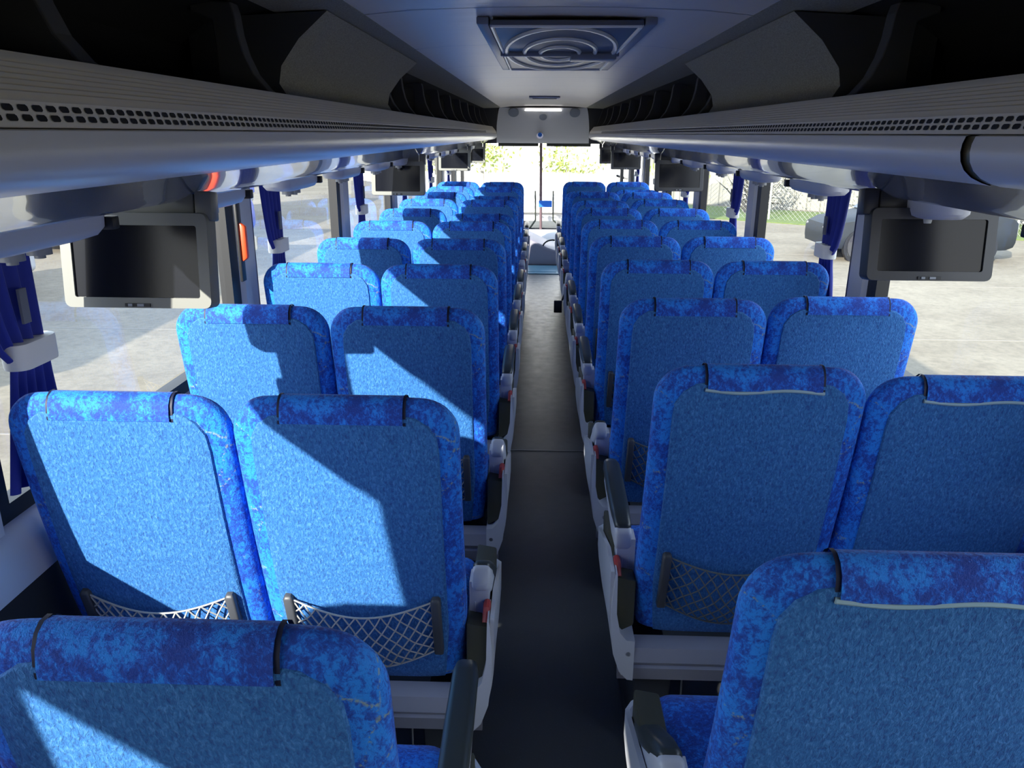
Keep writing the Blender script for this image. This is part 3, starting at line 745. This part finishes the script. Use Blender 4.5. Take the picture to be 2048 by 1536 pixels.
# ---------------------------------------------------------------- curtains
def curtain(s, y, idx):
    side = 'left' if s < 0 else 'right'
    nm = ['behind the viewer', 'at the nearest pillar', 'at the second pillar', 'at the third pillar', 'at the fourth pillar', 'at the fifth pillar', 'at the sixth pillar', 'at the foremost pillar'][idx]
    r = empty('window_curtain', (s * 1.172, y, 1.5), label='royal blue curtain tied with a white band, %s on the %s' % (nm, side), cat='curtain', group='tied blue window curtains')
    def sect(z):
        zt = 1.215
        if z > zt: t = (z - zt) / (1.60 - zt); wd = .12 + (.235 - .12) * t ** .42; y0 = .25 - wd
        else: t = (zt - z) / (zt - .93); wd = .12 + .09 * t; y0 = .25 - wd * .93
        return y0, wd
    mb = MB(); rings = []; N = 44
    for i in range(16):
        z = 1.60 - (1.60 - .93) * i / 15; y0, wd = sect(z); row = []; bk_ = []
        for k in range(N + 1):
            u = k / N; yy = y0 + wd * u; amp = .013 * (.55 + .45 * wd / .30)
            xx = amp * math.sin(u * math.pi * 9 + .6 * math.sin(3 * u)) * (1 if wd > .15 else .8)
            row.append((xx - s * 0, yy, z - 1.5)); bk_.append((xx + s * .006, yy, z - 1.5))
        rings.append(row + bk_[::-1])
    mb.loft(rings); mb.build('curtain_cloth', CURT, r, smooth=60)
    y0, wd = sect(1.215)
    t = MB(); rg = []
    for z, q in ((1.243, .98), (1.237, 1.0), (1.193, 1.0), (1.187, .98)):
        rg.append([(a * q, y0 + wd / 2 + b_ * q, z - 1.5) for a, b_ in rrect(.030, wd / 2 + .012, .028, 5)])
    t.loft(rg); t.build('tie_band', TIE, r, smooth=50)
    # narrow grey lining strip
    l = MB(); l.box(-s * .024 - .003, -s * .024 + .003, y0 + .02, y0 + .045, -.215, -.14); l.build('grey_tab', CURT2, r)
for s in (-1, 1):
    for i, y in enumerate(PY):
        if i in (0, 7): continue
        curtain(s, y + (.085 if s > 0 or i > 1 else .02), i)

# red emergency release on the left
rh = empty('emergency_release', (-1.19, 3.086 - .125, 1.33), label='red emergency window release handle on the black left window post', cat='handle')
MB().box(.0, .012, -.02, .02, -.20, .14).build('mount_plate', BLACK, rh, bevel=.004)
MB().prism([(.012, -.125), (.034, -.11), (.034, .01), (.012, .025)], 1, -.013, .013).build('handle', ORANGE, rh, bevel=.006)

# ---------------------------------------------------------------- outdoors
tag(MB().box(-90, 90, -40, 160, -1.40, -1.30).build('ground', CONC, smooth=0), kind='structure')['kind'] = 'structure'
jn = MB()
for yy in (2.8, 7.3, 11.8, 16.3, 20.8): jn.box(-30, -1.6, yy, yy + .03, -1.30, -1.296); jn.box(1.6, 14, yy, yy + .03, -1.30, -1.296)
struct('trim_3', jn, mat('joint_dark', (0.20, 0.18, 0.15), 0.9), smooth=0)

def wheel(root, x, y, z, r=.34, ax=(1, 0, 0), wdt=.22):
    w_ = MB().cyl((x, y, z), ax, r, wdt, 28).build('wheel', TYRE, root, smooth=50, bevel=.0)
    mb = MB(); mb.cyl((x, y, z), ax, r * .66, wdt + .02, 24)
    a = Vector(ax).normalized(); mb.cyl(Vector((x, y, z)), ax, r * .18, wdt + .05, 12)
    mb.build('rim', HUB, w_)
    sp_ = MB()
    u = a.orthogonal().normalized(); v_ = a.cross(u)
    for sgn in (-1, 1):
        for k in range(5):
            t = 2 * math.pi * (k + .5) / 5; c = Vector((x, y, z)) + a * sgn * (wdt / 2 + .012) + (u * math.cos(t) + v_ * math.sin(t)) * r * .42
            sp_.cyl(c, ax, r * .13, .012, 10)
    sp_.build('rim_opening', TYRE, w_)
def car(loc, rz, paint, label):
    """car body along local x, 4.6 m long"""
    r = empty('parked_car', loc, label=label, cat='car', group='cars parked outside'); r.rotation_euler.z = rz
    # stations along the length: x, sill z, belt z, top z, half width at belt, half width at top
    st = [(-2.34, .50, .70, .74, .62, .55), (-2.30, .36, .80, .88, .80, .70), (-2.05, .30, .92, 1.00, .90, .76), (-1.35, .28, 1.02, 1.10, .93, .80),
          (-1.15, .28, 1.06, 1.18, .93, .76), (-.55, .28, 1.08, 1.58, .94, .70), (-.25, .28, 1.08, 1.68, .94, .70), (1.0, .28, 1.10, 1.70, .94, .70),
          (1.75, .28, 1.12, 1.60, .93, .68), (2.12, .30, 1.10, 1.20, .90, .72), (2.32, .36, .95, 1.02, .84, .70), (2.36, .50, .80, .86, .70, .6)]
    mb = MB(); rings = []
    for x, z0, zb, zt, wb, wt in st:
        h = [(wb - .08, z0), (wb - .01, z0 + .12), (wb, (z0 + zb) / 2), (wb - .02, zb), (wt, zt - .04), (wt - .12, zt)]
        rings.append([(x, y_, z_) for y_, z_ in h] + [(x, -y_, z_) for y_, z_ in h[::-1]])
    mb.loft(rings); mb.build('body', paint, r, smooth=35)
    for sgn in (-1, 1):
        g = MB()
        for P2 in ([(-.95, 1.12), (-.50, 1.50), (.28, 1.60), (.28, 1.13)], [(.36, 1.13), (.36, 1.60), (1.0, 1.60), (1.60, 1.52), (1.85, 1.16)]):
            g.add([(x, sgn * (.935 - (z - 1.08) * .385), z) for x, z in P2], [tuple(range(len(P2)))])
        g.build('side_glass', CARG, r, smooth=0)
        ar = MB()
        for x in (-1.42, 1.40): ar.cyl((x, sgn * .86, .36), (0, 1, 0), .46, .145, 28)
        ar.build('wheel_arch', BLACK, r)
        MB().cyl((-2.27, sgn * .62, .74), (1, 0, .2), .10, .08, 16).build('headlight', HUB, r)
    MB().add([(-1.17, -.70, 1.20), (-1.17, .70, 1.20), (-.57, .64, 1.60), (-.57, -.64, 1.60)], [(0, 1, 2, 3)]).build('windscreen', CARG, r, smooth=0)
    for x in (-1.42, 1.40):
        for yv in (-.86, .86): wheel(r, x, yv, .38, .38, (0, 1, 0), .20)
    return r
car((9.4, 20.6, -1.3), R(0), CARP, 'dark grey car parked by the fence, seen beside the right curtain')
car((15.2, 20.4, -1.3), R(0), CARP, 'dark car further right, only its wheel shows past the right monitor')

def parked_bus(loc, paint, trim, label, L=12.0):
    r = empty('parked_bus', loc, label=label, cat='bus', group='coaches parked outside')
    MB().box(-1.25, 1.25, 0, L, .35, 3.35).build('body', paint, r, bevel=.12, seg=3)
    MB().box(1.22, 1.27, .6, L - .8, 1.55, 2.75).build('side_window', CARG, r)
    MB().box(-1.1, 1.1, -.02, .03, 1.5, 2.9).build('rear_window', CARG, r)
    MB().box(1.24, 1.275, .0, L, .7, 1.15).build('side_stripe', trim, r)
    for y in (2.6, 3.9, L - 2.6):
        for x in (-1.12, 1.12): wheel(r, x, y, .5, .5, (1, 0, 0), .30)
    return r
parked_bus((-11.1, 3.0, -1.3), WHITEV, BLUEV, 'white coach parked outside the left windows, nearer one')
parked_bus((-12.6, 19.5, -1.3), WHITEV, BLUEV, 'white coach parked far outside the left windows beyond the first')
car((-9.3, 20.5, -1.3), R(84), BLUEV, 'blue car parked outside the left windows near the coach')

# chain link fence and pale building on the right
F0, F1 = Vector((6.3, 31.0, -1.3)), Vector((20.0, 21.5, -1.3))
fd = (F1 - F0).normalized(); fl = (F1 - F0).length
fn = empty('chain_link_fence', F0, label='galvanised chain link fence crossing the lot on the right', cat='fence')
i = 0; t = 0
while t < fl:
    p = fd * t; MB().tube([p, p + Vector((0, 0, 1.95))], .04, 8).build('fence_post', FENCE, fn); t += 2.6
MB().tube([Vector((0, 0, 1.9)), fd * fl + Vector((0, 0, 1.9))], .025, 6).build('top_rail', FENCE, fn)
wm = MB(); st = .17; n = int(fl / st)
for k in range(-11, n):
    for d in (1, -1):
        a, b = k * st, k * st + 1.85 * 1.0
        if d < 0: a, b = b, a
        za_, zb_ = 0.03, 1.88
        # clip to the fence run
        def pt(tt, z): return fd * tt + Vector((0, 0, z))
        a2, b2 = max(0, min(fl, a)), max(0, min(fl, b))
        if abs(b - a) < 1e-6 or a2 == b2: continue
        z1 = za_ + (zb_ - za_) * (a2 - a) / (b - a); z2 = za_ + (zb_ - za_) * (b2 - a) / (b - a)
        wm.tube([pt(a2, z1), pt(b2, z2)], .0045, 3, cap=False)
wm.build('wire_mesh', FENCE, fn, smooth=0)
gs = MB(); nrm = Vector((-fd.y, fd.x, 0)); 
q = [F0 - fd * 3 - nrm * .9, F1 + fd * 4 - nrm * .9, F1 + fd * 4 + nrm * 4, F0 - fd * 3 + nrm * 4]
gs.loft([[(p.x, p.y, -1.30) for p in q], [(p.x, p.y, -1.27) for p in q]])
tag(gs.build('grass_strip', GRASS, smooth=0), 'strip of short green grass along the chain link fence', 'grass', kind='stuff')
bl = empty('pale_building', (F0 + nrm * 4.9).to_tuple(), label='long pale building with vertical ribbed siding behind the right fence', cat='building')
sd = MB(); L2 = fl + 26; t = -5; pr = []
while t < L2:
    for a, o_ in ((0, 0), (.30, 0), (.34, -.06), (.46, -.06), (.50, 0)):
        pr.append(fd * (t + a) - nrm * (-o_ * -1))
    t += .55
sd.loft([[p + Vector((0, 0, 0)) for p in pr], [p + Vector((0, 0, 4.6)) for p in pr]], 0, cap=False, closed=False)
sd.build('siding', SIDING, bl, smooth=0)
e0, e1 = fd * -5.3, fd * L2
rfm = MB(); rfm.loft([[e0 - nrm * .3 + Vector((0, 0, 4.6)), e1 - nrm * .3 + Vector((0, 0, 4.6)), e1 + nrm * 3 + Vector((0, 0, 6.0)), e0 + nrm * 3 + Vector((0, 0, 6.0))],
                      [e0 - nrm * .3 + Vector((0, 0, 4.75)), e1 - nrm * .3 + Vector((0, 0, 4.75)), e1 + nrm * 3 + Vector((0, 0, 6.15)), e0 + nrm * 3 + Vector((0, 0, 6.15))]])
rfm.build('roof', WHITEV, bl, smooth=0)

def foliage(name, loc, rad, n, m, leaf, label, cat, trunk=None, grp=None, twigs=0):
    r = empty(name, loc, label=label, cat=cat, group=grp)
    mb = MB(); rnd = random.Random(int(loc[0] * 100 + loc[1] * 7))
    lumps = [Vector((rnd.uniform(-.6, .6) * rad[0], rnd.uniform(-.6, .6) * rad[1], rad[2] * rnd.uniform(.3, 1.4))) for _ in range(9)]
    for k in range(n):
        c = rnd.choice(lumps); 
        p = c + Vector((rnd.gauss(0, .28) * rad[0], rnd.gauss(0, .28) * rad[1], rnd.gauss(0, .28) * rad[2]))
        p.z = max(.15, p.z) + (trunk or 0)
        a = Vector((rnd.uniform(-1, 1), rnd.uniform(-1, 1), rnd.uniform(-1, 1))).normalized() * leaf
        b_ = a.orthogonal().normalized() * leaf * .55
        mb.add([p - a, p + b_, p + a, p - b_], [(0, 1, 2, 3)])
    mb.build('foliage', m, r, smooth=0)
    if twigs:
        tw = MB()
        for k in range(twigs):
            e_ = rnd.choice(lumps) + Vector((rnd.gauss(0, .3) * rad[0], rnd.gauss(0, .3) * rad[1], rnd.gauss(0, .3) * rad[2])); e_.z = max(.4, e_.z)
            st_ = Vector((e_.x * .12, e_.y * .12, 0)); md = (st_ + e_) * .5 + Vector((e_.x * .1, 0, .25))
            tw.tube([st_, md, e_], .02, 4, cap=False, rs=[.035, .022, .008])
        tw.build('twigs', TWIG, r, smooth=0)
    if trunk:
        MB().tube([(0, 0, 0), (.05, 0, trunk * .5), (0, .05, trunk + rad[2] * .5)], .1, 10, rs=[.10, .08, .05]).build('trunk', BARK, r)
    return r
for i, (t, off, rr_) in enumerate(((6.2, 2.0, 1.5), (9.4, 1.7, 1.9), (13.2, 2.1, 1.5), (1.2, 2.0, 1.3))):
    p = F0 + fd * t + nrm * off
    foliage('bare_shrub', (p.x, p.y, -1.3), (rr_, .8, rr_ * 1.1), 1300, BLOSS, .06,
            ['pale bare shrub against the ribbed wall, left of the biggest one', 'biggest pale bare shrub behind the dark car', 'pale bare shrub at the right end of the fence', 'pale bare shrub at the far left end of the fence'][i], 'shrub', grp='bare shrubs along the fence', twigs=70)
p = F0 + fd * 11.3 + nrm * 2.6
foliage('leafy_tree', (p.x, p.y, -1.3), (1.8, .9, 1.2), 1500, LEAF, .10, 'leafy yellow-green tree over the shrubs on the right', 'tree', trunk=2.6, grp='leafy trees outside')

# in front: white trailer added to blow out the windscreen view, and trees
tr = empty('glare_trailer', (-1, 23.5, -1.3), label='added white box trailer that fills the windscreen view with glare', cat='trailer')
MB().box(-1.8, 4.0, 0, 2.5, .75, 5.0).build('box', GLARE_WHITE, tr, bevel=.05)
MB().box(-1.6, 3.8, .2, .4, .5, .8).build('chassis', WHITEV, tr)
for x in (-1.0, 0.1, 2.2, 3.3): wheel(tr, x, .4, .48, .48, (0, 1, 0), .3)
for i, (x, y, s_) in enumerate(((-1.5, 20.5, 1.1), (.7, 21.0, 1.0), (3.3, 19.5, .9))):
    foliage('leafy_tree', (x, y, -1.3), (s_ * .8, s_ * .6, s_ * .55), 260, LEAF, .07,
            ['leafy tree seen through the left half of the windscreen', 'leafy tree seen through the windscreen right of its post', 'smaller leafy tree by the right windscreen edge'][i], 'tree', trunk=1.9, grp='leafy trees outside')
# exterior mirror
em = empty('exterior_mirror', (1.62, 13.2, .95), label='pale exterior mirror housing outside the right front window', cat='mirror')
MB().loft([[(a * q, y_, b_ * q) for a, b_ in rrect(.15, .11, .07)] for q, y_ in ((.8, 0), (1, .03), (1, .10), (.7, .15))]).build('housing', WHITEV, em, smooth=60)
MB().tube([(-.1, .05, 0), (-.42, -.3, .1)], .02, 8).build('mirror_arm', BLACKP, em)

sh = empty('distant_shed', (-16, 58, -1.3), label='low pale shed far beyond the parked coaches on the left', cat='building')
MB().box(-14, 9.5, 0, 8, 0, 3.6).build('wall', SIDING, sh)
MB().prism([(-.5, 3.6), (8.5, 3.6), (4, 5.0)], 0, -14.5, 10).build('roof', WHITEV, sh, smooth=0)
for k in range(6): MB().box(-12 + 3.4 * k, -10.2 + 3.4 * k, -.05, .02, 1.2, 2.6).build('window', CARG, sh)
